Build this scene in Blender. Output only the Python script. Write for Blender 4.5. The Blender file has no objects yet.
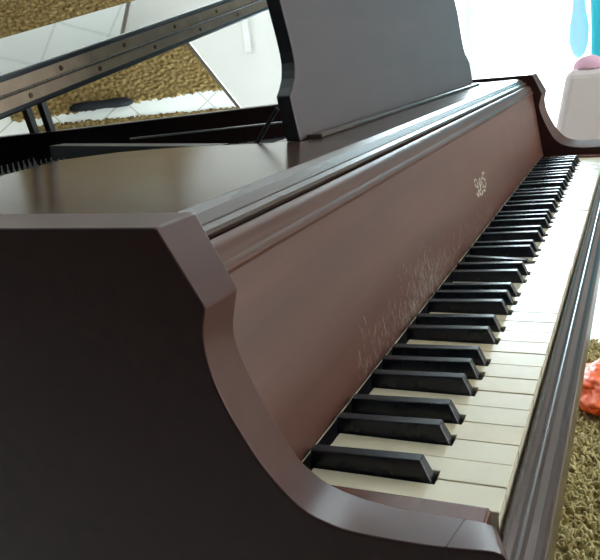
import bpy, bmesh, math, random
from mathutils import Vector, Matrix, noise
random.seed(7)
S = bpy.context.scene
C = S.collection
# ------------------------------------------------------------------ view
S.view_settings.view_transform = 'Standard'
S.view_settings.look = 'None'
S.view_settings.gamma = 1
S.view_settings.use_curve_mapping = False
S.view_settings.exposure = 0.0

# units: metres; X runs from bass to treble, Y into the piano, z = 0 on top of the white keys
FLOOR = -0.72

# ------------------------------------------------------------------ materials
MATS = {}
def _mat(name):
    m = bpy.data.materials.new(name); m.use_nodes = True
    MATS[name] = m
    return m, m.node_tree, m.node_tree.nodes['Principled BSDF']
def plain(name, col, rough=.5, metal=0, coat=0, spec=.5, bump=0, bscale=200, var=0, vscale=8):
    m, t, b = _mat(name)
    b.inputs['Base Color'].default_value = (*col, 1)
    b.inputs['Roughness'].default_value = rough
    b.inputs['Metallic'].default_value = metal
    b.inputs['Coat Weight'].default_value = coat
    b.inputs['Specular IOR Level'].default_value = spec
    tc = t.nodes.new('ShaderNodeTexCoord')
    if var:
        n = t.nodes.new('ShaderNodeTexNoise'); n.inputs['Scale'].default_value = vscale; n.inputs['Detail'].default_value = 6
        t.links.new(tc.outputs['Object'], n.inputs['Vector'])
        r = t.nodes.new('ShaderNodeValToRGB')
        r.color_ramp.elements[0].position = .3; r.color_ramp.elements[1].position = .7
        r.color_ramp.elements[0].color = (*[c*(1-var) for c in col], 1)
        r.color_ramp.elements[1].color = (*[min(1, c*(1+var)) for c in col], 1)
        t.links.new(n.outputs['Fac'], r.inputs['Fac']); t.links.new(r.outputs['Color'], b.inputs['Base Color'])
    if bump:
        n = t.nodes.new('ShaderNodeTexNoise'); n.inputs['Scale'].default_value = bscale; n.inputs['Detail'].default_value = 4
        t.links.new(tc.outputs['Object'], n.inputs['Vector'])
        bp = t.nodes.new('ShaderNodeBump'); bp.inputs['Strength'].default_value = bump; bp.inputs['Distance'].default_value = .002
        t.links.new(n.outputs['Fac'], bp.inputs['Height']); t.links.new(bp.outputs['Normal'], b.inputs['Normal'])
    return m
def wood(name, dark, light, rough=.3, stretch=(3, 90, 90), coat=0., bump=.05, scratches=0., spec=.5, dust=0.):
    m, t, b = _mat(name)
    N, L = t.nodes, t.links
    tc = N.new('ShaderNodeTexCoord')
    mp = N.new('ShaderNodeMapping'); mp.inputs['Scale'].default_value = stretch
    L.new(tc.outputs['Object'], mp.inputs['Vector'])
    n = N.new('ShaderNodeTexNoise'); n.inputs['Scale'].default_value = 1.0; n.inputs['Detail'].default_value = 8; n.inputs['Roughness'].default_value = .6
    L.new(mp.outputs['Vector'], n.inputs['Vector'])
    r = N.new('ShaderNodeValToRGB'); r.color_ramp.elements[0].position = .32; r.color_ramp.elements[1].position = .68
    r.color_ramp.elements[0].color = (*dark, 1); r.color_ramp.elements[1].color = (*light, 1)
    L.new(n.outputs['Fac'], r.inputs['Fac'])
    col = r.outputs['Color']
    # broad wear of the finish
    n2 = N.new('ShaderNodeTexNoise'); n2.inputs['Scale'].default_value = 14; n2.inputs['Detail'].default_value = 6
    L.new(tc.outputs['Object'], n2.inputs['Vector'])
    mr = N.new('ShaderNodeMapRange'); mr.inputs['From Min'].default_value = .3; mr.inputs['From Max'].default_value = .7
    mr.inputs['To Min'].default_value = rough*.97; mr.inputs['To Max'].default_value = rough*1.03
    L.new(n2.outputs['Fac'], mr.inputs['Value']); L.new(mr.outputs['Result'], b.inputs['Roughness'])
    if scratches or dust:
        mp2 = N.new('ShaderNodeMapping'); mp2.inputs['Rotation'].default_value = (.5, .9, .4); mp2.inputs['Scale'].default_value = (60, 700, 420)
        L.new(tc.outputs['Object'], mp2.inputs['Vector'])
        n3 = N.new('ShaderNodeTexNoise'); n3.inputs['Scale'].default_value = 1; n3.inputs['Detail'].default_value = 3
        L.new(mp2.outputs['Vector'], n3.inputs['Vector'])
        th = N.new('ShaderNodeMapRange'); th.inputs['From Min'].default_value = .66; th.inputs['From Max'].default_value = .72
        L.new(n3.outputs['Fac'], th.inputs['Value'])
        n4 = N.new('ShaderNodeTexNoise'); n4.inputs['Scale'].default_value = 9; n4.inputs['Detail'].default_value = 3
        L.new(tc.outputs['Object'], n4.inputs['Vector'])
        th2 = N.new('ShaderNodeMapRange'); th2.inputs['From Min'].default_value = .5; th2.inputs['From Max'].default_value = .62
        th2.inputs['To Max'].default_value = max(scratches, dust)
        L.new(n4.outputs['Fac'], th2.inputs['Value'])
        mu = N.new('ShaderNodeMath'); mu.operation = 'MULTIPLY'
        L.new(th.outputs['Result'], mu.inputs[0]); L.new(th2.outputs['Result'], mu.inputs[1])
        mx = N.new('ShaderNodeMixRGB'); mx.inputs['Color2'].default_value = (.30, .24, .19, 1)
        L.new(mu.outputs['Value'], mx.inputs['Fac']); L.new(col, mx.inputs['Color1']); col = mx.outputs['Color']
    L.new(col, b.inputs['Base Color'])
    b.inputs['Coat Weight'].default_value = coat; b.inputs['Coat Roughness'].default_value = .12
    b.inputs['Specular IOR Level'].default_value = spec
    if bump:
        bp = N.new('ShaderNodeBump'); bp.inputs['Strength'].default_value = bump; bp.inputs['Distance'].default_value = .001
        L.new(n.outputs['Fac'], bp.inputs['Height']); L.new(bp.outputs['Normal'], b.inputs['Normal'])
    return m

W_CASE_SHADED = wood('case_wood_shaded', (.027, .0085, .0085), (.040, .013, .0125), .38, bump=0, spec=.35)  # same brown wood, base darkened to carry the shade of the unlit cheek
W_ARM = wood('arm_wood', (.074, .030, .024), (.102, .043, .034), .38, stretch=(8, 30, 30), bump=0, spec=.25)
W_FALL = wood('fallboard_wood', (.092, .034, .023), (.134, .052, .035), .34, stretch=(2.5, 60, 40), scratches=0., bump=0, spec=.42)
W_DECK = wood('deck_wood', (.070, .038, .026), (.125, .072, .048), .17, stretch=(14, 3, 40), coat=.0, bump=0, spec=.42)
W_DESK = wood('desk_wood', (.078, .052, .054), (.100, .067, .069), .40, stretch=(3, 40, 40), bump=0)
W_TRIM = wood('moulding_wood', (.070, .042, .034), (.098, .060, .048), .26, stretch=(2, 60, 60), bump=0)
W_BLACK = wood('ebonised_wood', (.010, .013, .020), (.015, .020, .028), .32, bump=0)
W_LID = plain('lid_polish', (.030, .034, .036), .04, coat=1.0, spec=.8)
W_SLIP = wood('slip_wood', (.050, .027, .024), (.078, .044, .040), .24, stretch=(2, 60, 60), bump=0)
W_BLOCK = wood('keyblock_wood', (.11, .034, .024), (.17, .06, .042), .25, stretch=(20, 60, 60))
IVORY = plain('ivory_key', (.86, .73, .51), .22, var=.07, vscale=25)
IVORY2 = plain('ivory_key_pale', (.89, .79, .59), .22, var=.05, vscale=25)
IVFRONT = plain('ivory_front', (.80, .72, .55), .4, var=.06, vscale=30)
EBONY = plain('ebony_key', (.009, .013, .022), .27, var=.2, vscale=60)
KEYWOOD = plain('key_wood', (.45, .30, .16), .6)
FELT = plain('dark_felt', (.03, .012, .012), .9)
IRON = plain('plate_iron', (.05, .038, .02), .45, metal=.6)
PINM = plain('pin_steel', (.62, .62, .62), .35, metal=.7)
STEEL = plain('steel', (.55, .55, .55), .3, metal=1)
BRASS = plain('aged_hinge', (.33, .25, .175), .55, metal=.25, bump=.2, bscale=300, var=.15, vscale=40)
SCREW = plain('brass_screw', (.10, .055, .02), .45, metal=.6)
SLOT = plain('screw_hole', (.02, .012, .008), .7)
GOLD = plain('gold_decal', (.70, .64, .50), .5, metal=.2)
SEAM = plain('seam_dark', (.03, .012, .012), .6)
WALL = plain('wall_paint', (.80, .80, .77), .7, bump=.05, bscale=60)
CEIL = plain('ceiling_paint', (.85, .85, .83), .8)
TRIM = plain('white_trim', (.82, .82, .80), .4)
ORANGE = plain('orange_plastic', (.92, .12, .015), .5)
CLOTHW = plain('pale_upholstery', (.76, .66, .66), .9, bump=.3, bscale=300, var=.04)
PINK = plain('pink_cloth', (.78, .45, .58), .9)
TEAL = plain('teal_cloth', (.02, .42, .52), .75, bump=.2, bscale=120)
PALEBLUE = plain('pale_blue_cloth', (.36, .68, .84), .9, bump=.3, bscale=90)
DARKCLOTH = plain('dark_shoe', (.006, .007, .010), .6, spec=.3)
FRAME = plain('mirror_frame', (.16, .14, .11), .4)

def mirror_mat():
    m, t, b = _mat('mirror_glass')
    b.inputs['Base Color'].default_value = (.93, .93, .90, 1); b.inputs['Metallic'].default_value = 1; b.inputs['Roughness'].default_value = .0
    return m
MIRROR = mirror_mat()
def floor_mat():
    m, t, b = _mat('pale_floor_tile')
    N, L = t.nodes, t.links
    tc = N.new('ShaderNodeTexCoord')
    br = N.new('ShaderNodeTexBrick'); br.offset = 0
    br.inputs['Color1'].default_value = (.80, .79, .75, 1); br.inputs['Color2'].default_value = (.77, .76, .72, 1)
    br.inputs['Mortar'].default_value = (.5, .48, .42, 1)
    br.inputs['Scale'].default_value = 1; br.inputs['Brick Width'].default_value = .3; br.inputs['Row Height'].default_value = .3
    br.inputs['Mortar Size'].default_value = .004
    L.new(tc.outputs['Object'], br.inputs['Vector']); L.new(br.outputs['Color'], b.inputs['Base Color'])
    b.inputs['Roughness'].default_value = .35
    return m
TILE = floor_mat()
def rug_mat(name, a, bcol, c):
    m, t, b = _mat(name)
    N, L = t.nodes, t.links
    tc = N.new('ShaderNodeTexCoord')
    n = N.new('ShaderNodeTexNoise'); n.inputs['Scale'].default_value = 55; n.inputs['Detail'].default_value = 5
    L.new(tc.outputs['Object'], n.inputs['Vector'])
    r = N.new('ShaderNodeValToRGB'); e = r.color_ramp.elements
    e[0].position = .33; e[0].color = (*a, 1); e[1].position = .68; e[1].color = (*c, 1)
    k = e.new(.5); k.color = (*bcol, 1)
    L.new(n.outputs['Fac'], r.inputs['Fac']); L.new(r.outputs['Color'], b.inputs['Base Color'])
    b.inputs['Roughness'].default_value = .95; b.inputs['Specular IOR Level'].default_value = .1
    return m
RUG = rug_mat('mustard_shag', (.34, .255, .11), (.50, .41, .20), (.66, .57, .32))
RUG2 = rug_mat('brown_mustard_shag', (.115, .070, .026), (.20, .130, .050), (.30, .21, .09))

# ------------------------------------------------------------------ helpers
def obj(name, bm, mat, parent=None, smooth=False, mats=None):
    me = bpy.data.meshes.new(name); bm.normal_update(); bm.to_mesh(me); bm.free()
    for m in (mats or [mat]): me.materials.append(m)
    if smooth:
        for p in me.polygons: p.use_smooth = True
    o = bpy.data.objects.new(name, me); C.objects.link(o)
    if parent: o.parent = parent
    return o
def tag(o, label, cat, group=None, kind=None):
    if label: o['label'] = label
    if cat: o['category'] = cat
    if group: o['group'] = group
    if kind: o['kind'] = kind
    return o
def thing(name, label, cat, group=None, loc=(0, 0, 0)):
    o = bpy.data.objects.new(name, None); C.objects.link(o); o.location = loc
    return tag(o, label, cat, group)
def struct(name, bm, mat, parent=None):
    o = obj(name, bm, mat, parent)
    if not parent: o['kind'] = 'structure'
    return o
def box(bm, a, b, bev=0, seg=2):
    a = Vector(a); b = Vector(b)
    r = bmesh.ops.create_cube(bm, size=1)
    for v in r['verts']:
        v.co = Vector([(a[i]+b[i])/2 + v.co[i]*(b[i]-a[i]) for i in range(3)])
    if bev:
        ed = list({e for v in r['verts'] for e in v.link_edges})
        bmesh.ops.bevel(bm, geom=ed, offset=bev, segments=seg, affect='EDGES', profile=.6)
    return bm
def loft(bm, A, B):
    """solid between two matching outlines"""
    va = [bm.verts.new(p) for p in A]; vb = [bm.verts.new(p) for p in B]
    n = len(A)
    bm.faces.new(va); bm.faces.new(vb[::-1])
    for i in range(n):
        bm.faces.new((va[i], vb[i], vb[(i+1) % n], va[(i+1) % n]))
    bmesh.ops.recalc_face_normals(bm, faces=bm.faces)
    return bm
def prism_x(bm, prof, x0, x1):
    return loft(bm, [(x0, y, z) for y, z in prof], [(x1, y, z) for y, z in prof])
def prism_z(bm, pts, z0, z1):
    return loft(bm, [(x, y, z0) for x, y in pts], [(x, y, z1) for x, y in pts])
def tube(bm, p0, p1, r, r1=None, seg=12):
    p0 = Vector(p0); p1 = Vector(p1); d = p1-p0
    res = bmesh.ops.create_cone(bm, cap_ends=True, segments=seg, radius1=r, radius2=r if r1 is None else r1, depth=d.length)
    M = Matrix.Translation((p0+p1)/2) @ d.to_track_quat('Z', 'Y').to_matrix().to_4x4()
    for v in res['verts']: v.co = M @ v.co
    return bm
def beveled(o, w, seg=2, ang=35):
    m = o.modifiers.new('bevel', 'BEVEL'); m.width = w; m.segments = seg; m.limit_method = 'ANGLE'; m.angle_limit = math.radians(ang)
    m.harden_normals = False
    return o
def smooth_curve(pts, n=6):
    """Catmull-Rom through 2-D/3-D points"""
    P = [Vector(p) for p in pts]; out = []
    for i in range(len(P)-1):
        p0 = P[max(i-1, 0)]; p1 = P[i]; p2 = P[i+1]; p3 = P[min(i+2, len(P)-1)]
        for k in range(n):
            t = k/n
            out.append(.5*((2*p1)+(p2-p0)*t+(2*p0-5*p1+4*p2-p3)*t*t+(3*p1-p0-3*p2+p3)*t**3))
    out.append(P[-1])
    return out

# ------------------------------------------------------------------ room
RX0, RX1, RY0, RY1, RZ1 = -2.2, 4.2, -2.6, 3.9, 1.75
WT = .12
def wall_with_hole(name, axis, pos, a0, a1, z0, z1, holes, thick):
    """axis 'x': wall at x=pos spanning y a0..a1; holes (lo, hi, zlo, zhi) sorted, not overlapping"""
    bm = bmesh.new()
    def seg(u0, u1, w0, w1):
        if u1-u0 < 1e-4 or w1-w0 < 1e-4: return
        if axis == 'x': box(bm, (min(pos, pos+thick), u0, w0), (max(pos, pos+thick), u1, w1))
        else: box(bm, (u0, min(pos, pos+thick), w0), (u1, max(pos, pos+thick), w1))
    u = a0
    for lo, hi, zl, zh in holes:
        seg(u, lo, z0, z1); seg(lo, hi, z0, zl); seg(lo, hi, zh, z1); u = hi
    seg(u, a1, z0, z1)
    return struct(name, bm, WALL)
struct('floor', box(bmesh.new(), (RX0-WT, RY0-WT, FLOOR-.1), (RX1+WT, RY1+WT, FLOOR)), TILE)
struct('ceiling', box(bmesh.new(), (RX0-WT, RY0-WT, RZ1), (RX1+WT, RY1+WT, RZ1+.1)), CEIL)
WIN1 = (-.05, 1.75, -.62, 1.45)       # bright glazed door at the treble end
ADDED_WIN2 = (0.7, 3.0, -.45, 1.25)          # unseen window behind the player, added to light key fronts and rug
ADDED_WIN3 = (1.7, 3.3, .25, 1.45)          # window beyond the tail, added to light the floor the mirror shows
wall_with_hole('wall_far', 'x', RX1, RY0, RY1, FLOOR, RZ1, [WIN1], WT)
wall_with_hole('wall_near', 'x', RX0, RY0, RY1, FLOOR, RZ1, [], -WT).data.materials[0] = plain('darkened_wall', (.06, .045, .038), .7, var=.2)  # unseen wall coloured dark to cut bounce light on the cheek
wall_with_hole('wall_right', 'y', RY0, RX0, RX1, FLOOR, RZ1, [ADDED_WIN2], -WT)
wall_with_hole('wall_left', 'y', RY1, RX0, RX1, FLOOR, RZ1, [ADDED_WIN3], WT)
def glass_mat():
    m = bpy.data.materials.new('window_glass'); m.use_nodes = True
    t = m.node_tree; t.nodes.clear()
    o = t.nodes.new('ShaderNodeOutputMaterial'); tr = t.nodes.new('ShaderNodeBsdfTransparent'); gl = t.nodes.new('ShaderNodeBsdfGlossy')
    gl.inputs['Roughness'].default_value = .02
    fr = t.nodes.new('ShaderNodeFresnel'); fr.inputs['IOR'].default_value = 1.25
    mx = t.nodes.new('ShaderNodeMixShader')
    t.links.new(fr.outputs[0], mx.inputs[0]); t.links.new(tr.outputs[0], mx.inputs[1]); t.links.new(gl.outputs[0], mx.inputs[2]); t.links.new(mx.outputs[0], o.inputs[0])
    return m
GLASS = glass_mat()
def window(name, axis, pos, w, out, nmul):
    lo, hi, zl, zh = w; f = .045; d = .05
    r = thing(name, None, None); r['kind'] = 'structure'
    def bx(bm, u0, u1, z0, z1, t0, t1):
        if axis == 'x': box(bm, (min(pos+t0, pos+t1), u0, z0), (max(pos+t0, pos+t1), u1, z1))
        else: box(bm, (u0, min(pos+t0, pos+t1), z0), (u1, max(pos+t0, pos+t1), z1))
    bm = bmesh.new()
    a, b = out*.03, out*(.03+d)
    bx(bm, lo, lo+f, zl, zh, a, b); bx(bm, hi-f, hi, zl, zh, a, b); bx(bm, lo+f, hi-f, zl, zl+f, a, b); bx(bm, lo+f, hi-f, zh-f, zh, a, b)
    for k in range(1, nmul):
        u = lo+(hi-lo)*k/nmul; bx(bm, u-.02, u+.02, zl+f, zh-f, a, b)
    obj('window_frame', bm, TRIM, r)
    bm = bmesh.new(); bx(bm, lo+f, hi-f, zl+f, zh-f, out*.05, out*.054); obj('pane', bm, GLASS, r)
    return r
window('window_1', 'x', RX1, WIN1, 1, 2)
window('added_window_right', 'y', RY0, ADDED_WIN2, -1, 3)
window('added_window_left', 'y', RY1, ADDED_WIN3, 1, 2)
bm = bmesh.new(); box(bm, (RX1-.015, WIN1[1]+.02, FLOOR), (RX1, RY1, FLOOR+.09)); struct('baseboard_far', bm, TRIM)
bm = bmesh.new(); box(bm, (RX0, RY1-.015, FLOOR), (RX1-.015, RY1, FLOOR+.09)); struct('baseboard_left', bm, TRIM)

# ------------------------------------------------------------------ light: overcast sky, with area lamps outside the real and added windows
wd = bpy.data.worlds.new('sky'); S.world = wd; wd.use_nodes = True
bg = wd.node_tree.nodes['Background']; bg.inputs['Color'].default_value = (.84, .95, 1, 1); bg.inputs['Strength'].default_value = 4.0
def daylight(name, loc, rot, sx, sy, power, col=(1, 1, 1)):
    l = bpy.data.lights.new(name, 'AREA'); l.shape = 'RECTANGLE'; l.size = sx; l.size_y = sy; l.energy = power; l.color = col
    o = bpy.data.objects.new(name, l); C.objects.link(o); o.location = loc; o.rotation_euler = rot
    return o
def daylight_at(name, w, axis, pos, inward, power, col):
    lo, hi, zl, zh = w; c = (lo+hi)/2; zc = (zl+zh)/2
    if axis == 'x':
        d = Vector((inward, 0, 0)); loc = (pos-inward*.14, c, zc)
    else:
        d = Vector((0, inward, 0)); loc = (c, pos-inward*.14, zc)
    o = daylight(name, loc, (0, 0, 0), hi-lo, zh-zl, power, col)
    o.rotation_euler = (-d).to_track_quat('Z', 'Y').to_euler()
    return o
daylight_at('daylight_far', WIN1, 'x', RX1, -1, 200, (.74, .92, 1))
daylight_at('fill_right', ADDED_WIN2, 'y', RY0, 1, 38, (1, .92, .82))  # fill lamp at the added window, lifts key fronts and rug
daylight_at('fill_left', ADDED_WIN3, 'y', RY1, -1, 30, (1, .98, .95))  # fill lamp at the added window, brightens the mirrored floor

# ------------------------------------------------------------------ the piano
piano = thing('grand_piano', 'dark reddish brown grand piano with raised lid and worn keyboard', 'piano', loc=(0, 0, 0))
# cheek arms: matching outlines on the outer and inner face
outer = [(.1314, .1653), (.1117, .1293), (.1140, .1212), (.1151, .1140), (.1146, .1045), (.1122, .0925), (.1074, .0795), (.1025, .0700), (.0920, .0520),
         (.0764, .0350), (.0624, .0288), (.0484, .0266), (.0169, .0266), (-.0090, .0288), (-.0150, .0268), (-.0168, .0200)]
inner = [(.1344, .1642), (.1161, .1263), (.1194, .1149), (.1215, .1043), (.1201, .0937), (.1156, .0805), (.1100, .0672), (.1023, .0514), (.0931, .0362), (.0864, .0300),
         (.0778, .0241), (.0621, .0192), (.0418, .0164), (.0221, .0159), (.0010, .0156), (-.0040, .0130), (-.0058, .0060)]
def resample(pts, n):
    P = smooth_curve(pts, 8); L = [0]
    for a, b in zip(P, P[1:]): L.append(L[-1]+(b-a).length)
    out = []
    for k in range(n):
        t = L[-1]*k/(n-1); i = 0
        while i < len(L)-2 and L[i+1] < t: i += 1
        out.append(P[i].lerp(P[i+1], (t-L[i])/max(1e-9, L[i+1]-L[i])))
    return out
def arm(xo, xi, name):
    def ring(base, x):
        first, rest = base[:2], base[1:]
        crv = [Vector(base[0])] + resample(rest, 48)
        pts = [(x, p[0], p[1]) for p in crv]
        y_end = pts[-1][1]
        return pts + [(x, y_end, -.085), (x, .05, -.085), (x, .05, -.17), (x, .42, -.17), (x, .42, .1660)]
    RA, RB = ring(outer, xo), ring(inner, xi); n = len(RA); K = 8
    bm = bmesh.new()
    g = [[bm.verts.new(Vector(a).lerp(Vector(b), k/K)) for a, b in zip(RA, RB)] for k in range(K+1)]
    bm.faces.new(g[0]); bm.faces.new(g[-1][::-1])
    for r0, r1 in zip(g, g[1:]):
        for i in range(n): bm.faces.new((r0[i], r1[i], r1[(i+1) % n], r0[(i+1) % n]))
    bmesh.ops.recalc_face_normals(bm, faces=bm.faces)
    o = obj(name, bm, W_ARM, piano, mats=[W_ARM, W_CASE_SHADED])
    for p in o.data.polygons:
        if abs(p.normal.x) > .8: p.material_index = 1  # side faces get the darker wood, shade put into the colour
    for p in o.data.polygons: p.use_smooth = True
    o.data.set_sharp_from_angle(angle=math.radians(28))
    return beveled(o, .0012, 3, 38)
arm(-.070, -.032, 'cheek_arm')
arm(1.292, 1.250, 'cheek_arm')
# seam across the low front of the near arm
bm = loft(bmesh.new(), [(-.0701, .0100, .02), (-.0701, .0106, .02), (-.0701, .0106, .0275), (-.0701, .0100, .0275)], [(-.0319, .0100, .01), (-.0319, .0106, .01), (-.0319, .0106, .0162), (-.0319, .0100, .0162)])
obj('arm_seam', bm, SEAM, piano)

# rim behind the arms
inner_r = [(-.032, .42), (-.032, 1.05), (.0, 1.18), (.12, 1.30), (.30, 1.33), (.46, 1.28), (.56, 1.16), (.615, 1.05), (.655, .965), (.700, .885), (.756, .812), (.882, .682), (1.013, .557), (1.12, .455), (1.21, .37), (1.25, .28)]
inner_r = [tuple(p) for p in smooth_curve(inner_r, 4)]
def offset(pts, d):
    out = []
    for i, p in enumerate(pts):
        a = Vector(pts[max(i-1, 0)]); b = Vector(pts[min(i+1, len(pts)-1)]); t = (b-a).normalized()
        out.append((p[0]-t.y*d, p[1]+t.x*d))
    return out
outer_r = offset(inner_r, .038)
outer_r[0] = (-.070, .42); outer_r[-1] = (1.292, .30)
bm = bmesh.new()
rt = .160; rb = -.17
rows = []
for (xi, yi), (xo, yo) in zip(inner_r, outer_r):
    rows.append([bm.verts.new(p) for p in ((xi, yi, rt), (xo, yo, rt), (xo, yo, rb), (xi, yi, rb))])
for a, b in zip(rows, rows[1:]):
    for k in range(4): bm.faces.new((a[k], b[k], b[(k+1) % 4], a[(k+1) % 4]))
bm.faces.new(rows[0]); bm.faces.new(rows[-1][::-1])
bmesh.ops.recalc_face_normals(bm, faces=bm.faces)
beveled(obj('rim', bm, W_CASE_SHADED, piano), .002)
# floor of the case / soundboard, iron plate and strings
pts = [(-.03, .25)] + inner_r[1:] + [(1.249, .25)]
obj('soundboard', prism_z(bmesh.new(), pts, .02, .035), W_BLACK, piano)
obj('iron_plate', prism_z(bmesh.new(), offset(pts, -.02), .075, .085), IRON, piano)
bm = bmesh.new()
for i in range(90):
    x = .03+i*.0128; top = 1.22 if x < .45 else 1.22-(x-.45)*1.05
    tube(bm, (x, .36, .098), (x+.005, top-.08, .098), .0009, seg=4)
tag(obj('strings', bm, STEEL, piano), None, None, kind='stuff')
# inner ledge: slim light-edged batten lying along the bentside
bm = bmesh.new()
a = Vector((.6240, .6555, .145)); b = Vector((.742, .4433, .145))
tube(bm, a, b, .0016, seg=8); obj('damper_rod', bm, STEEL, piano, True)
# tuning pins
pin = None
for r in range(3):
    for k in range(22):
        x = .20+k*.0118+r*.004; y = .585+r*.034+k*.002
        bm = bmesh.new() if pin is None else None
        if pin is None:
            tube(bm, (0, 0, .084), (0, 0, .134), .0018, .0018, seg=8); tube(bm, (0, 0, .133), (0, 0, .1425), .0014, .0012, seg=4)
            pin = obj('tuning_pin', bm, PINM, piano); pin.location = (x, y, 0)
        else:
            c = pin.copy(); C.objects.link(c); c.parent = piano; c.location = (x, y, 0)
# polished deck beside the music desk
beveled(obj('deck', prism_z(bmesh.new(), [(-.0315, .1605), (.3, .1605), (.3120, .24), (.3135, .2835), (.3220, .3456), (.3205, .39), (.3097, .436), (.2665, .4790), (.1665, .4612), (-.0315, .430)], .138, .159), W_DECK, piano), .0012)
# dark board that carries on from the deck edge (folded prop)
a = Vector((.3345, .328)); b = Vector((.465, .658)); n = Vector((-(b-a).y, (b-a).x)).normalized()*.011
bm = prism_z(bmesh.new(), [tuple(a-n), tuple(a+n), tuple(b+n), tuple(b-n)], .122, .1575)
obj('inner_rail', bm, W_BLACK, piano)
# deck under the desk and treble deck
beveled(obj('desk_shelf', prism_z(bmesh.new(), [(.3, .161), (1.2495, .161), (1.2495, .262), (.3125, .262)], .138, .1585), W_TRIM, piano), .001)
beveled(obj('deck', prism_z(bmesh.new(), [(1.165, .2625), (1.2495, .2625), (1.2495, .34), (1.165, .34)], .138, .159), W_DECK, piano), .001)
# stepped front rail over the fallboard
prof = [(.1604, .1588), (.1550, .1562), (.1492, .1512), (.1488, .1495), (.1482, .136), (.180, .136), (.180, .1588)]
beveled(obj('front_rail', prism_x(bmesh.new(), prof, -.0318, 1.2498), W_TRIM, piano), .0005, 1)
prof = [(.1486, .1508), (.1452, .1488), (.1444, .1466), (.1456, .1446), (.1484, .1438)]
obj('rail_bead', prism_x(bmesh.new(), prof, -.0318, 1.2498), W_TRIM, piano)
# fallboard with rolled nose
nose = [Vector(p) for p in [(.1340, .1264), (.1325, .1282), (.1325, .1302), (.1340, .1322), (.1355, .1338), (.1362, .1372), (.1382, .1410), (.1408, .1434), (.1430, .1442), (.1444, .1432)]]
prof = [(.1150, .0057), (.1340, .1264)] + [tuple(p) for p in smooth_curve(nose[1:], 3)] + [(.1480, .134), (.1430, .100), (.1290, .006)]
fb = obj('fallboard', prism_x(bmesh.new(), prof, -.0312, 1.2492), W_FALL, piano)
beveled(fb, .0006, 1, 30)
FBN = Vector((0, -.1207, .0190)).normalized()
def fbp(x, s, off=.0006):      # point on the fallboard face, s = 0 at the bottom edge .. 1
    return Vector((x, .1150+.0190*s, .0057+.1207*s)) + FBN*off
bm = bmesh.new(); box(bm, (-.0312, .1145, .0052), (1.2492, .1150, .0058)); obj('fallboard_edge', bm, GOLD, piano)
# gold emblem: small swirling letters
def ribbon(bm, pts, w):
    pts = smooth_curve(pts, 5)
    L = []
    for i, p in enumerate(pts):
        a = pts[max(i-1, 0)]; b = pts[min(i+1, len(pts)-1)]; t = (b-a).normalized(); nn = Vector((-t.y, t.x))*w*(.6+.5*math.sin(i*1.1))
        L.append([bm.verts.new(fbp(q.x, q.y/.1207)) for q in (p+nn*1.5, p-nn*1.5)])
    for a, b in zip(L, L[1:]): bm.faces.new((a[0], b[0], b[1], a[1]))
bm = bmesh.new()
def glyph(x, y, s, pts): ribbon(bm, [(x+px*s, y+py*s) for px, py in pts], .0010)
Sg = [(.9, .9), (.5, 1.05), (.1, .85), (.35, .55), (.8, .4), (.75, .05), (.3, -.05), (0, .15)]
gy = .046
glyph(.588, gy, .017, Sg); glyph(.606, gy, .013, [(0, 1), (.05, .2), (.4, 0), (.7, .3), (.7, 1)]); glyph(.618, gy, .013, [(0, 0), (.1, 1), (.6, .9), (.5, .5), (.1, .45)])
glyph(.630, gy, .013, [(.6, 1), (.1, .8), (.1, .2), (.6, .1)]); glyph(.640, gy, .017, Sg)
glyph(.596, gy-.008, .018, [(0, .2), (.6, .35), (1.2, .1), (1.9, .3), (2.6, .15)])
bmesh.ops.recalc_face_normals(bm, faces=bm.faces)
tag(obj('emblem', bm, GOLD, fb), 'faded gold emblem', None)
# hairline scratches near the keys
bm = bmesh.new()
for i in range(1300):
    c = random.random()
    x = .12+.55*random.random() if i % 2 else random.gauss(.31, .055); s = abs(random.gauss(0, .15*max(.25, 1-abs(x-.30)*1.6)))+.01
    if s > .45: continue
    l = random.uniform(.002, .009); an = random.gauss(.7, .7)
    dx, ds = math.cos(an)*l, math.sin(an)*l
    w = random.uniform(.00012, .00032)
    px, py = -math.sin(an)*w, math.cos(an)*w
    y = s*.1207
    mid = random.uniform(-.12, .12)*l
    P = [(x, y), (x+dx/2-math.sin(an)*mid, y+ds/2+math.cos(an)*mid), (x+dx, y+ds)]
    vs = [[bm.verts.new(fbp(a+px, b/.1207, .0004)), bm.verts.new(fbp(a-px, b/.1207, .0004))] for a, b in P]
    for a, b in zip(vs, vs[1:]): bm.faces.new((a[0], b[0], b[1], a[1]))
tag(obj('scratches', bm, plain('scratch_pale', (.50, .42, .36), .5), fb), 'pale hairline scratches', None, kind='stuff')

# keyblocks
for x0, x1, nm in ((-.0318, -.0012, 'keyblock'), (1.2232, 1.2498, 'keyblock')):
    bm = box(bmesh.new(), (x0, .0042, -.044), (x1, .112, .0036)); beveled(obj(nm, bm, W_BLOCK, piano), .0015)

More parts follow.
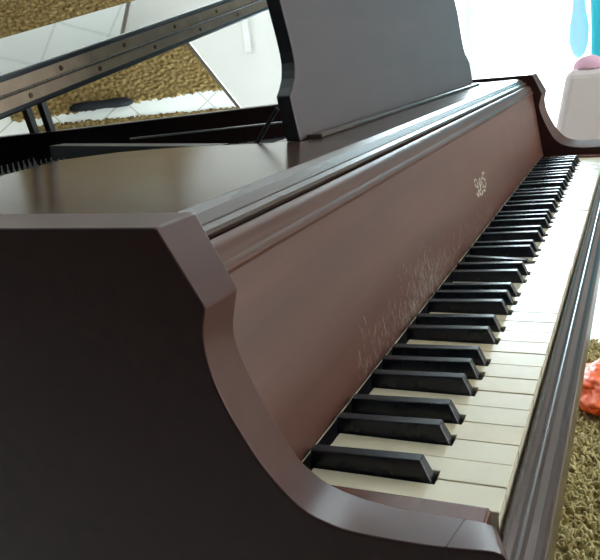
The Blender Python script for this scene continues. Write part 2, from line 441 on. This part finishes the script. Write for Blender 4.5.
# keys ---------------------------------------------------------------
PW = .0235; KX = 0
letters = 'ABCDEFG'
white = [letters[i % 7] for i in range(52)]
sharp_after = {'A', 'C', 'D', 'F', 'G'}
shift = {'A': .0012, 'C': -.0022, 'D': .0022, 'F': -.0028, 'G': 0.0}
bw = .0052
def cut_left(i):     # half-width the black key takes from a white key's left (bass) side
    if i == 0: return 0
    p = white[i-1]
    return (bw+.0012+shift[p]) if p in sharp_after else 0
def cut_right(i):
    if i == 51: return 0
    p = white[i]
    return (bw+.0012-shift[p]) if p in sharp_after else 0
PRESSED = {20}
for i in range(52):
    x0 = KX+i*PW+.0004; x1 = KX+(i+1)*PW-.0004
    a = x0+cut_left(i); b = x1-cut_right(i)
    dz = random.uniform(-.0004, .0004)
    dy = random.uniform(-.0003, .0003)
    outl = [(x0, .0001+dy), (x1, .0001+dy), (x1, .0378), (b, .0380), (b, .1100), (a, .1100), (a, .0380), (x0, .0378)]
    o_pts = []
    for k, p in enumerate(outl):
        if k == 0 or not (abs(p[0]-o_pts[-1][0]) < 1e-6 and abs(p[1]-o_pts[-1][1]) < 3e-4): o_pts.append(p)
    bm = prism_z(bmesh.new(), o_pts, -.0024+dz, 0+dz)
    k = obj('white_key', bm, IVORY if random.random() < .6 else IVORY2, piano); beveled(k, .0005, 2)
    bm = box(bmesh.new(), (x0+.0002, .0006+dy, -.021), (x1-.0002, .0372, -.0025+dz)); obj('key_front', bm, IVFRONT, k)
    bm = box(bmesh.new(), (a+.0002, .0385, -.021), (b-.0002, .1098, -.0025+dz)); obj('key_body', bm, KEYWOOD, k)
for i in range(51):
    if white[i] not in sharp_after: continue
    xc = KX+(i+1)*PW + shift[white[i]]*1.0
    y0 = .0392+random.uniform(-.0006, .0006)
    z1 = .0117+random.uniform(-.0004, .0003)
    dn = -.0085 if (i+1) in PRESSED else 0
    bm = bmesh.new()
    tw, bw2 = .0040, .0050
    A = [(xc-bw2, y0, -.003), (xc+bw2, y0, -.003), (xc+bw2, .1128, -.003), (xc-bw2, .1128, -.003)]
    B = [(xc-tw, y0+.0068, z1), (xc+tw, y0+.0068, z1), (xc+tw, .1124, z1-.0022), (xc-tw, .1124, z1-.0022)]
    loft(bm, A, B)
    for v in bm.verts: v.co.z += dn*(1 if v.co.y < .1 else .35)
    k = obj('black_key', bm, EBONY, piano); beveled(k, .0009, 3)
    bm = box(bmesh.new(), (xc-bw2+.0003, y0+.0015, -.020), (xc+bw2-.0003, .1128, -.0032+min(dn, 0))); obj('key_body', bm, EBONY, k)
# key frame under the keys and keybed
obj('key_frame', box(bmesh.new(), (-.004, -.0003, -.042), (1.2228, .14, -.0215)), FELT, piano)
obj('keybed', box(bmesh.new(), (-.0315, -.004, -.085), (1.2495, .419, -.0445)), W_CASE_SHADED, piano)
# key slip with beads
prof = [(-.0012, -.0102), (-.0028, -.0090), (-.0046, -.0093), (-.0058, -.0106), (-.0076, -.0128), (-.0096, -.0136), (-.0112, -.0134),
        (-.0134, -.0146), (-.0150, -.0172), (-.0168, -.0202), (-.0196, -.0212), (-.0218, -.0226), (-.0225, -.0245),
        (-.0225, -.0480), (-.0212, -.0520), (-.0012, -.0520)]
obj_s = obj('key_slip', prism_x(bmesh.new(), prof, -.085, 1.300), W_SLIP, piano); beveled(obj_s, .0003, 1, 25)

# music desk: bottom (x .311-1.170), leaning back, ogee ends
Yb, Zb, TD = .2299, .1588, math.tan(math.radians(8))
def dp(x, z, off=0): return (x, Yb+(z-Zb)*TD+off, z)
left = [(.3134, Zb), (.3130, .172), (.3126, .188), (.3130, .2010), (.3230, .2080), (.3320, .2160), (.3365, .2230), (.3400, .2300), (.3415, .240), (.3412, .255), (.3395, .275), (.3385, .2900), (.346, .315), (.370, .335), (.41, .35)]
right = [(1.4564-x, z) for x, z in left]
outl = left + right[::-1]
bm = loft(bmesh.new(), [dp(x, z) for x, z in outl], [dp(x, z, .0145) for x, z in outl])
md = obj('music_desk', bm, W_DESK, piano, mats=[W_DESK, W_BLACK])
for p in md.data.polygons:
    if abs(p.normal.y) < .7 or p.normal.y > 0: p.material_index = 1
beveled(md, .0012, 2, 50)
bm = box(bmesh.new(), (.330, .2140, .1586), (1.126, .2296, .1632)); beveled(obj('desk_ledge', bm, W_TRIM, piano), .0015)
bm = bmesh.new(); tube(bm, (.3356, .3019, .140), (.325, .2560, .190), .0022, seg=8); obj('desk_strut', bm, W_BLACK, md)
bm = bmesh.new(); tube(bm, (1.12, .2600, .158), (1.12, .2560, .190), .0022, seg=8); obj('desk_strut', bm, W_BLACK, md)

# lid, propped open, front flap folded back on it
SL = .184
ang = math.atan(SL)
def lidz(x): return .2065+SL*(x-.169)
edge = [(x, y) for x, y in offset(inner_r, .058)]
lp = [(-.09, .452)] + [(max(-.09, x), y) for x, y in edge if y > .47 and y < 1.30 and x > .5]
lp2 = [(-.085, .452), (1.292, .452)] + [p for p in edge[::-1] if p[1] > .46 and p[0] < 1.2]
lp2 = [(max(-.085, x), y) for x, y in lp2]
clean = [lp2[0]]
for p in lp2[1:]:
    if (Vector(p)-Vector(clean[-1])).length > .004: clean.append(p)
if (Vector(clean[-1])-Vector(clean[0])).length < .004: clean.pop()
T = .0176
bm = loft(bmesh.new(), [(x, y, lidz(x)) for x, y in clean], [(x, y, lidz(x)+T) for x, y in clean])
beveled(obj('lid', bm, W_BLACK, piano), .002)
FR = .002         # the flap rises a little towards its back edge
fl = [(-.085, .452), (1.292, .452), (1.292, .75), (-.085, .75)]
def flz(x, y): return lidz(x)+T+.0006+(y-.452)*FR/.298
bm = loft(bmesh.new(), [(x, y, flz(x, y)) for x, y in fl], [(x, y, flz(x, y)+T) for x, y in fl])
fo = obj('lid_flap', bm, W_BLACK, piano, mats=[W_BLACK, W_LID])
for p in fo.data.polygons:
    if p.normal.z > .8: p.material_index = 1
fo; beveled(fo, .002)
# continuous hinge on the butt edges
bm = bmesh.new()
def hz(x, k): return lidz(x)+k
A = lambda x0, x1, k0, k1: loft(bm, [(x0, .4507, hz(x0, k0)), (x1, .4507, hz(x1, k0)), (x1, .4507, hz(x1, k1)), (x0, .4507, hz(x0, k1))],
                                [(x0, .4522, hz(x0, k0)), (x1, .4522, hz(x1, k0)), (x1, .4522, hz(x1, k1)), (x0, .4522, hz(x0, k1))])
A(-.07, 1.28, .0058, .0172); A(-.07, 1.28, .0188, .0300)
hinge = obj('hinge', bm, BRASS, piano)
bm = bmesh.new()
x = -.07
while x < 1.27:
    tube(bm, (x, .4505, hz(x, 0.0180)), (x+.0185, .4505, hz(x+.0185, 0.0180)), .0016, seg=8); x += .0192
obj('knuckle', bm, plain('hinge_knuckle', (.10, .085, .07), .4, metal=.4), hinge)
def screw(x, k):
    bm = bmesh.new(); z = hz(x, k)
    tube(bm, (x, .4512, z), (x, .4496, z), .0028, .0022, seg=14)
    s = obj('screw', bm, SCREW, hinge)
    bm = bmesh.new(); tube(bm, (x+.001, .4500, z-.0006), (x+.001, .4494, z-.0006), .0014, seg=8)
    return s
for i in range(14):
    if .0475+i*.106 < 1.27: screw(.0475+i*.106, .0246)
    if .0000+i*.106 < 1.27: screw(.0003+i*.106, .0108)
# lid props: two short brown struts from the bentside up to the lid
for k, (bx_, by_, tx_, ty_) in enumerate(((.706, .920, .660, .905), (.722, .897, .676, .883))):
    tz = lidz(tx_)+.001; w_ = .006; q = .006
    bm = loft(bmesh.new(), [(bx_-w_, by_-q, .1598), (bx_+w_, by_-q, .1598), (bx_+w_, by_+q, .1598), (bx_-w_, by_+q, .1598)],
              [(tx_-w_, ty_-q, tz), (tx_+w_, ty_-q, tz+.004), (tx_+w_, ty_+q, tz+.004), (tx_-w_, ty_+q, tz)])
    obj('lid_prop', bm, plain('prop_wood', (.07, .045, .03), .5), piano)
# long prop at the treble side
bm = bmesh.new(); tube(bm, (1.262, .30, .150), (1.27, .50, lidz(1.27)-.001), .007, seg=10); obj('prop_stick', bm, W_BLACK, piano)
# legs and pedal lyre
def leg(x, y):
    bm = bmesh.new(); top = -.0855 if y < .6 else -.1705
    prof = [(.045, top), (.05, top-.04), (.036, top-.06), (.044, top-.10), (.030, -.58), (.038, -.63), (.022, -.66)]
    if top < -.1: prof = [(r, min(z, top) if k else top) for k, (r, z) in enumerate(prof)]
    for (r0, z0), (r1, z1) in zip(prof, prof[1:]):
        tube(bm, (x, y, z1), (x, y, z0), r1, r0, seg=8)
    g = .034 if y < 1 else 0
    tube(bm, (x-.012, y, FLOOR+g+.022), (x+.012, y, FLOOR+g+.022), .022, seg=16)
    tube(bm, (x, y, FLOOR+g+.03), (x, y, -.655), .012, seg=8)
    obj('leg', bm, W_CASE_SHADED, piano)
leg(.03, .25); leg(1.19, .25); leg(.28, 1.24)
bm = bmesh.new()
for xx in (.55, .67): box(bm, (xx-.012, .26, -.60), (xx+.012, .285, -.0856))
box(bm, (.50, .22, -.66), (.72, .33, -.60)); obj('pedal_lyre', bm, W_CASE_SHADED, piano)
for k in range(3):
    bm = box(bmesh.new(), (.545+k*.055, .13, -.645), (.565+k*.055, .225, -.638), .002); obj('pedal', bm, BRASS, piano)

# ------------------------------------------------------------------ shag rugs
def shag(name, poly, label, nx=110, ny=60, tuft=0, seed=1, h=.018, tufts=None, mat=None):
    """poly = 4 floor corners; puffy grid between them, plus individual yarn tufts inside the area tufts=(x0,x1,y0,y1,step)"""
    bm = bmesh.new()
    a, b, c, d = [Vector((*p, 0)) for p in poly]
    V = []
    for j in range(ny+1):
        row = []
        for i in range(nx+1):
            u, v = i/nx, j/ny
            p = (a*(1-u)+b*u)*(1-v)+(d*(1-u)+c*u)*v
            e = min(u*nx, (1-u)*nx, v*ny, (1-v)*ny)
            q = Vector((p.x*70, p.y*70, seed))
            z = h*(.55+.55*noise.noise(q)+.35*noise.noise(q*2.3)) if e > .5 else .002
            if e < 1.5: p = p+Vector((noise.noise(q*1.3), noise.noise(q*1.7+Vector((5, 5, 5))), 0))*.018
            row.append(bm.verts.new((p.x, p.y, FLOOR+max(.002, z))))
        V.append(row)
    for j in range(ny):
        for i in range(nx): bm.faces.new((V[j][i], V[j][i+1], V[j+1][i+1], V[j+1][i]))
    if tufts:
        x0, x1, y0, y1, st = tufts
        rnd = random.Random(seed)
        y = y0
        while y < y1:
            x = x0
            while x < x1:
                cx = x+rnd.uniform(-.5, .5)*st; cy = y+rnd.uniform(-.5, .5)*st
                hh = rnd.uniform(.012, .026); r = st*rnd.uniform(.38, .6)
                lean = Vector((rnd.gauss(0, .010), rnd.gauss(0, .010), 0))
                ph = rnd.uniform(0, 6.3)
                base = Vector((cx, cy, FLOOR+.006))
                rings = []
                for lv, (hz_, rr) in enumerate(((0, .8), (.5, 1.0), (.92, .62))):
                    ring = []
                    for k in range(5):
                        t = ph+lv*.5+k*2*math.pi/5
                        wob = 1+.25*math.sin(3*t+ph*5)
                        ring.append(bm.verts.new(base+lean*hz_+Vector((math.cos(t)*r*rr*wob, math.sin(t)*r*rr*wob, hh*hz_))))
                    rings.append(ring)
                tip = bm.verts.new(base+lean+Vector((0, 0, hh)))
                for lv in range(2):
                    for k in range(5): bm.faces.new((rings[lv][k], rings[lv][(k+1) % 5], rings[lv+1][(k+1) % 5], rings[lv+1][k]))
                for k in range(5): bm.faces.new((rings[2][k], rings[2][(k+1) % 5], tip))
                x += st
            y += st
    o = obj(name, bm, mat or RUG, smooth=True)
    return tag(o, label, 'rug')
shag('shag_rug', [(-.5, -1.3), (2.05, -1.3), (2.05, .36), (-.5, .36)], 'mustard shag rug on the floor under the keyboard side of the piano', 200, 150, seed=3,
     tufts=(.70, 2.04, -.42, .33, .0108))

# ------------------------------------------------------------------ leaning mirror and what it shows
MP = Vector((1.9525, 1.7261, .3463))
Am, Bm = math.radians(38), math.radians(33)
mn = Vector((-math.cos(Am)*math.cos(Bm), -math.sin(Am)*math.cos(Bm), -math.sin(Bm)))
mh = Vector((math.sin(Am), -math.cos(Am), 0)); mu = mh.cross(mn)
if mu.z < 0: mu = -mu
def mpt(a, b, off=0): return MP+mh*a+mu*b+mn*off
e = Vector((-.5251, .8510)); w = Vector((-.8510, -.5251))
q0 = Vector((.3216, -.0036))
qa = q0-e*.78; qb = q0+e*.95; qc = qb+w*1.22; qd = qa+w*1.22
mir = thing('mirror', 'large thin-framed mirror leaning behind the piano tail, reflecting the mustard rug', 'mirror')
def slab(bm, quad, o0, o1):
    return loft(bm, [mpt(p.x, p.y, o0) for p in quad], [mpt(p.x, p.y, o1) for p in quad])
obj('mirror_glass', slab(bmesh.new(), [qa, qb, qc, qd], -.004, 0), MIRROR, mir)
def rail(p, q, outw):
    t = (q-p).normalized()
    return [p, q, q+outw*.013, p+outw*.013]
bm = bmesh.new()
slab(bm, rail(qa, qb, -w), -.014, .006); slab(bm, rail(qc, qd, w), -.014, .006); slab(bm, rail(qb+(-w)*.013, qc+w*.013, e), -.014, .006); slab(bm, rail(qd+w*.013, qa-w*.013, -e), -.014, .006)
obj('mirror_frame', bm, FRAME, mir)
obj('mirror_back', slab(bmesh.new(), [qa, qb, qc, qd], -.013, -.0045), FRAME, mir)
bm = bmesh.new()
for (a, b) in ((.1, .1), (-.35, -.35)):
    p = mpt(a, b, -.014); tube(bm, p, (p.x+.55, p.y+.55, FLOOR), .012, seg=8)
p = mpt(qd.x, qd.y, -.01); tube(bm, p, (p.x, p.y, FLOOR), .012, seg=8)
obj('stand', bm, FRAME, mir)
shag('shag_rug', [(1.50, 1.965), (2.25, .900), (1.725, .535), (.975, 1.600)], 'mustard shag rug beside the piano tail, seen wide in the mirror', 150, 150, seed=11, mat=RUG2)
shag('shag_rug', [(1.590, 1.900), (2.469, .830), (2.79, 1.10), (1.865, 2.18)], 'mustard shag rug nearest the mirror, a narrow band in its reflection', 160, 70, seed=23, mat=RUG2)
# dark slipper lying in the gap between the two rugs
bm = bmesh.new()
a = Vector((1.655, 1.727)); b = Vector((1.848, 1.474)); t = (b-a).normalized(); nn = Vector((-t.y, t.x))
prof = [(0, .010, .010), (.03, .022, .026), (.10, .025, .036), (.20, .021, .034), (.27, .026, .034), (.33, .024, .030), (.36, .014, .022), (.37, .004, .008)]
rings = []
for s, wd_, hh in prof:
    c = a+t*s*.85; ring = []
    for k in range(14):
        an = 2*math.pi*k/14
        p = c+nn*wd_*math.cos(an); ring.append(bm.verts.new((p.x, p.y, FLOOR+.019+max(0.0, hh*.5+hh*.5*math.sin(an)))))
    rings.append(ring)
for r0, r1 in zip(rings, rings[1:]):
    for k in range(14): bm.faces.new((r0[k], r0[(k+1) % 14], r1[(k+1) % 14], r1[k]))
bm.faces.new(rings[0][::-1]); bm.faces.new(rings[-1])
bmesh.ops.recalc_face_normals(bm, faces=bm.faces)
tag(obj('slipper', bm, DARKCLOTH, smooth=True), 'dark shiny slipper lying in the gap between the rugs, seen in the mirror', 'slipper')

# ------------------------------------------------------------------ orange plastic bag on the rug
def blob(name, centre, rad, mat, parent=None, amp=.25, sc=3., seed=0, sub=4, flat=None, rot=0):
    bm = bmesh.new(); bmesh.ops.create_icosphere(bm, subdivisions=sub, radius=1)
    for v in bm.verts:
        q = v.co*sc+Vector((seed, seed*2, 0))
        n = noise.noise(q)*.6+abs(noise.noise(q*2.3))*.5+abs(noise.noise(q*5))*.2
        v.co *= 1+amp*n
        v.co = Vector((v.co.x*rad[0], v.co.y*rad[1], v.co.z*rad[2]))
        if flat is not None and v.co.z < flat-centre[2]: v.co.z = flat-centre[2]
        v.co += Vector(centre)
    return obj(name, bm, mat, parent, True)
o = blob('plastic_bag', (1.60, .012, FLOOR+.058), (.12, .065, .052), ORANGE, amp=.42, sc=1.7, seed=4, sub=5, flat=FLOOR+.030)
tag(o, 'crumpled bright orange plastic bag on the mustard rug', 'bag')

# ------------------------------------------------------------------ armchair with things on it, curtain by the window
ch = thing('armchair', 'pale pinkish armchair beyond the treble end of the piano', 'armchair', loc=(0, 0, 0))
def soft(name, prof, y0, y1, mat, parent, bev=.03):
    bm = prism_x(bmesh.new(), prof, y0, y1); o = obj(name, bm, mat, parent); return beveled(o, bev, 4)
# backrest facing the piano: tapered slab
bm = loft(bmesh.new(), [(2.29, .245, -.34), (2.29, -.60, -.34), (2.31, -.56, .128), (2.31, .158, .128)],
          [(2.45, .245, -.34), (2.45, -.60, -.34), (2.42, -.56, .128), (2.42, .158, .128)])
beveled(obj('backrest', bm, CLOTHW, ch), .03, 4)
beveled(obj('seat', box(bmesh.new(), (2.30, -.60, -.44), (2.92, .20, -.30)), CLOTHW, ch), .03, 4)
for y0, y1 in ((.125, .225), (-.63, -.53)):
    beveled(obj('armrest', box(bmesh.new(), (2.40, y0, -.42), (2.90, y1, -.10)), CLOTHW, ch), .03, 4)
for x in (2.34, 2.85):
    for y in (-.55, .14):
        bm = bmesh.new(); tube(bm, (x, y, FLOOR), (x, y, -.43), .018, .025, seg=10); obj('leg', bm, TRIM, ch)
o = blob('cushion', (2.365, .09, .126), (.045, .050, .040), PINK, amp=.12, sc=1.5, seed=2, flat=.1265)
tag(o, 'small pink cloth bundle on top of the pale armchair', 'cloth')
# curtain
bm = bmesh.new()
rows = []
for j in range(25):
    z = -.02+1.68*j/24; r = []
    for i in range(61):
        y = -.95+1.135*i/60
        gather = .025*math.sin(i*1.05)+.012*math.sin(i*.37+2)
        r.append((4.02+gather*(1-.2*j/24), y+.01*math.sin(j*.4+i), z))
    rows.append(r)
Va = [[bm.verts.new(p) for p in r] for r in rows]
Vb = [[bm.verts.new((p[0]+.004, p[1], p[2])) for p in r] for r in rows]
for j in range(24):
    for i in range(60):
        bm.faces.new((Va[j][i], Va[j][i+1], Va[j+1][i+1], Va[j+1][i])); bm.faces.new((Vb[j][i], Vb[j+1][i], Vb[j+1][i+1], Vb[j][i+1]))
    bm.faces.new((Va[j][0], Va[j+1][0], Vb[j+1][0], Vb[j][0])); bm.faces.new((Va[j][60], Vb[j][60], Vb[j+1][60], Va[j+1][60]))
for i in range(60):
    bm.faces.new((Va[0][i], Vb[0][i], Vb[0][i+1], Va[0][i+1])); bm.faces.new((Va[24][i], Va[24][i+1], Vb[24][i+1], Vb[24][i]))
cur = obj('curtain', bm, TEAL, smooth=True); tag(cur, 'teal curtain hanging at the right side of the bright window', 'curtain')
bm = bmesh.new(); tube(bm, (4.02, -1.1, 1.695), (4.02, 2.0, 1.695), .012); 
for y in (-1.05, .4, 1.95): tube(bm, (4.02, y, 1.695), (4.2, y, 1.695), .006)
tag(obj('curtain_rod', bm, TRIM), 'white curtain rod above the bright window', 'curtain rod')

bm = bmesh.new(); prof = [(1.655, .012), (1.3, .014), (.95, .016), (.70, .018), (.48, .022), (.36, .030), (.28, .042), (.20, .044), (.14, .026), (.12, .006)]
rings = []
for z, r in prof:
    rings.append([bm.verts.new((4.02+r*.5*math.cos(a*math.pi/10)*(1+.15*math.sin(a*3)), .235+r*math.sin(a*math.pi/10)*(1+.2*math.sin(a*2+z*9)), z)) for a in range(20)])
for r0, r1 in zip(rings, rings[1:]):
    for k in range(20): bm.faces.new((r0[k], r0[(k+1) % 20], r1[(k+1) % 20], r1[k]))
bm.faces.new(rings[0]); bm.faces.new(rings[-1])
bmesh.ops.recalc_face_normals(bm, faces=bm.faces)
tag(obj('scarf', bm, PALEBLUE, smooth=True), 'pale blue cloth bunched and hanging beside the teal curtain', 'scarf')
bm = box(bmesh.new(), (RX1-.03, 2.25, .345), (RX1, 2.29, 1.40), .008)
struct('trim_1', bm, TRIM)
# ------------------------------------------------------------------ camera
cam = bpy.data.cameras.new('camera'); co = bpy.data.objects.new('camera', cam); C.objects.link(co)
R_ = ((0.398501, -0.911744, -0.099604), (-0.291722, -0.023041, -0.956225), (0.869537, 0.410113, -0.275158))
right, down, fwd = [Vector(r) for r in R_]
m = Matrix((right, -down, -fwd)).transposed().to_4x4()
m.translation = Vector((-.3327, -.0593, .2263))
co.matrix_world = m
cam.sensor_width = 36; cam.sensor_fit = 'HORIZONTAL'; cam.lens = 36*742.996/600; cam.clip_start = .01
S.camera = co
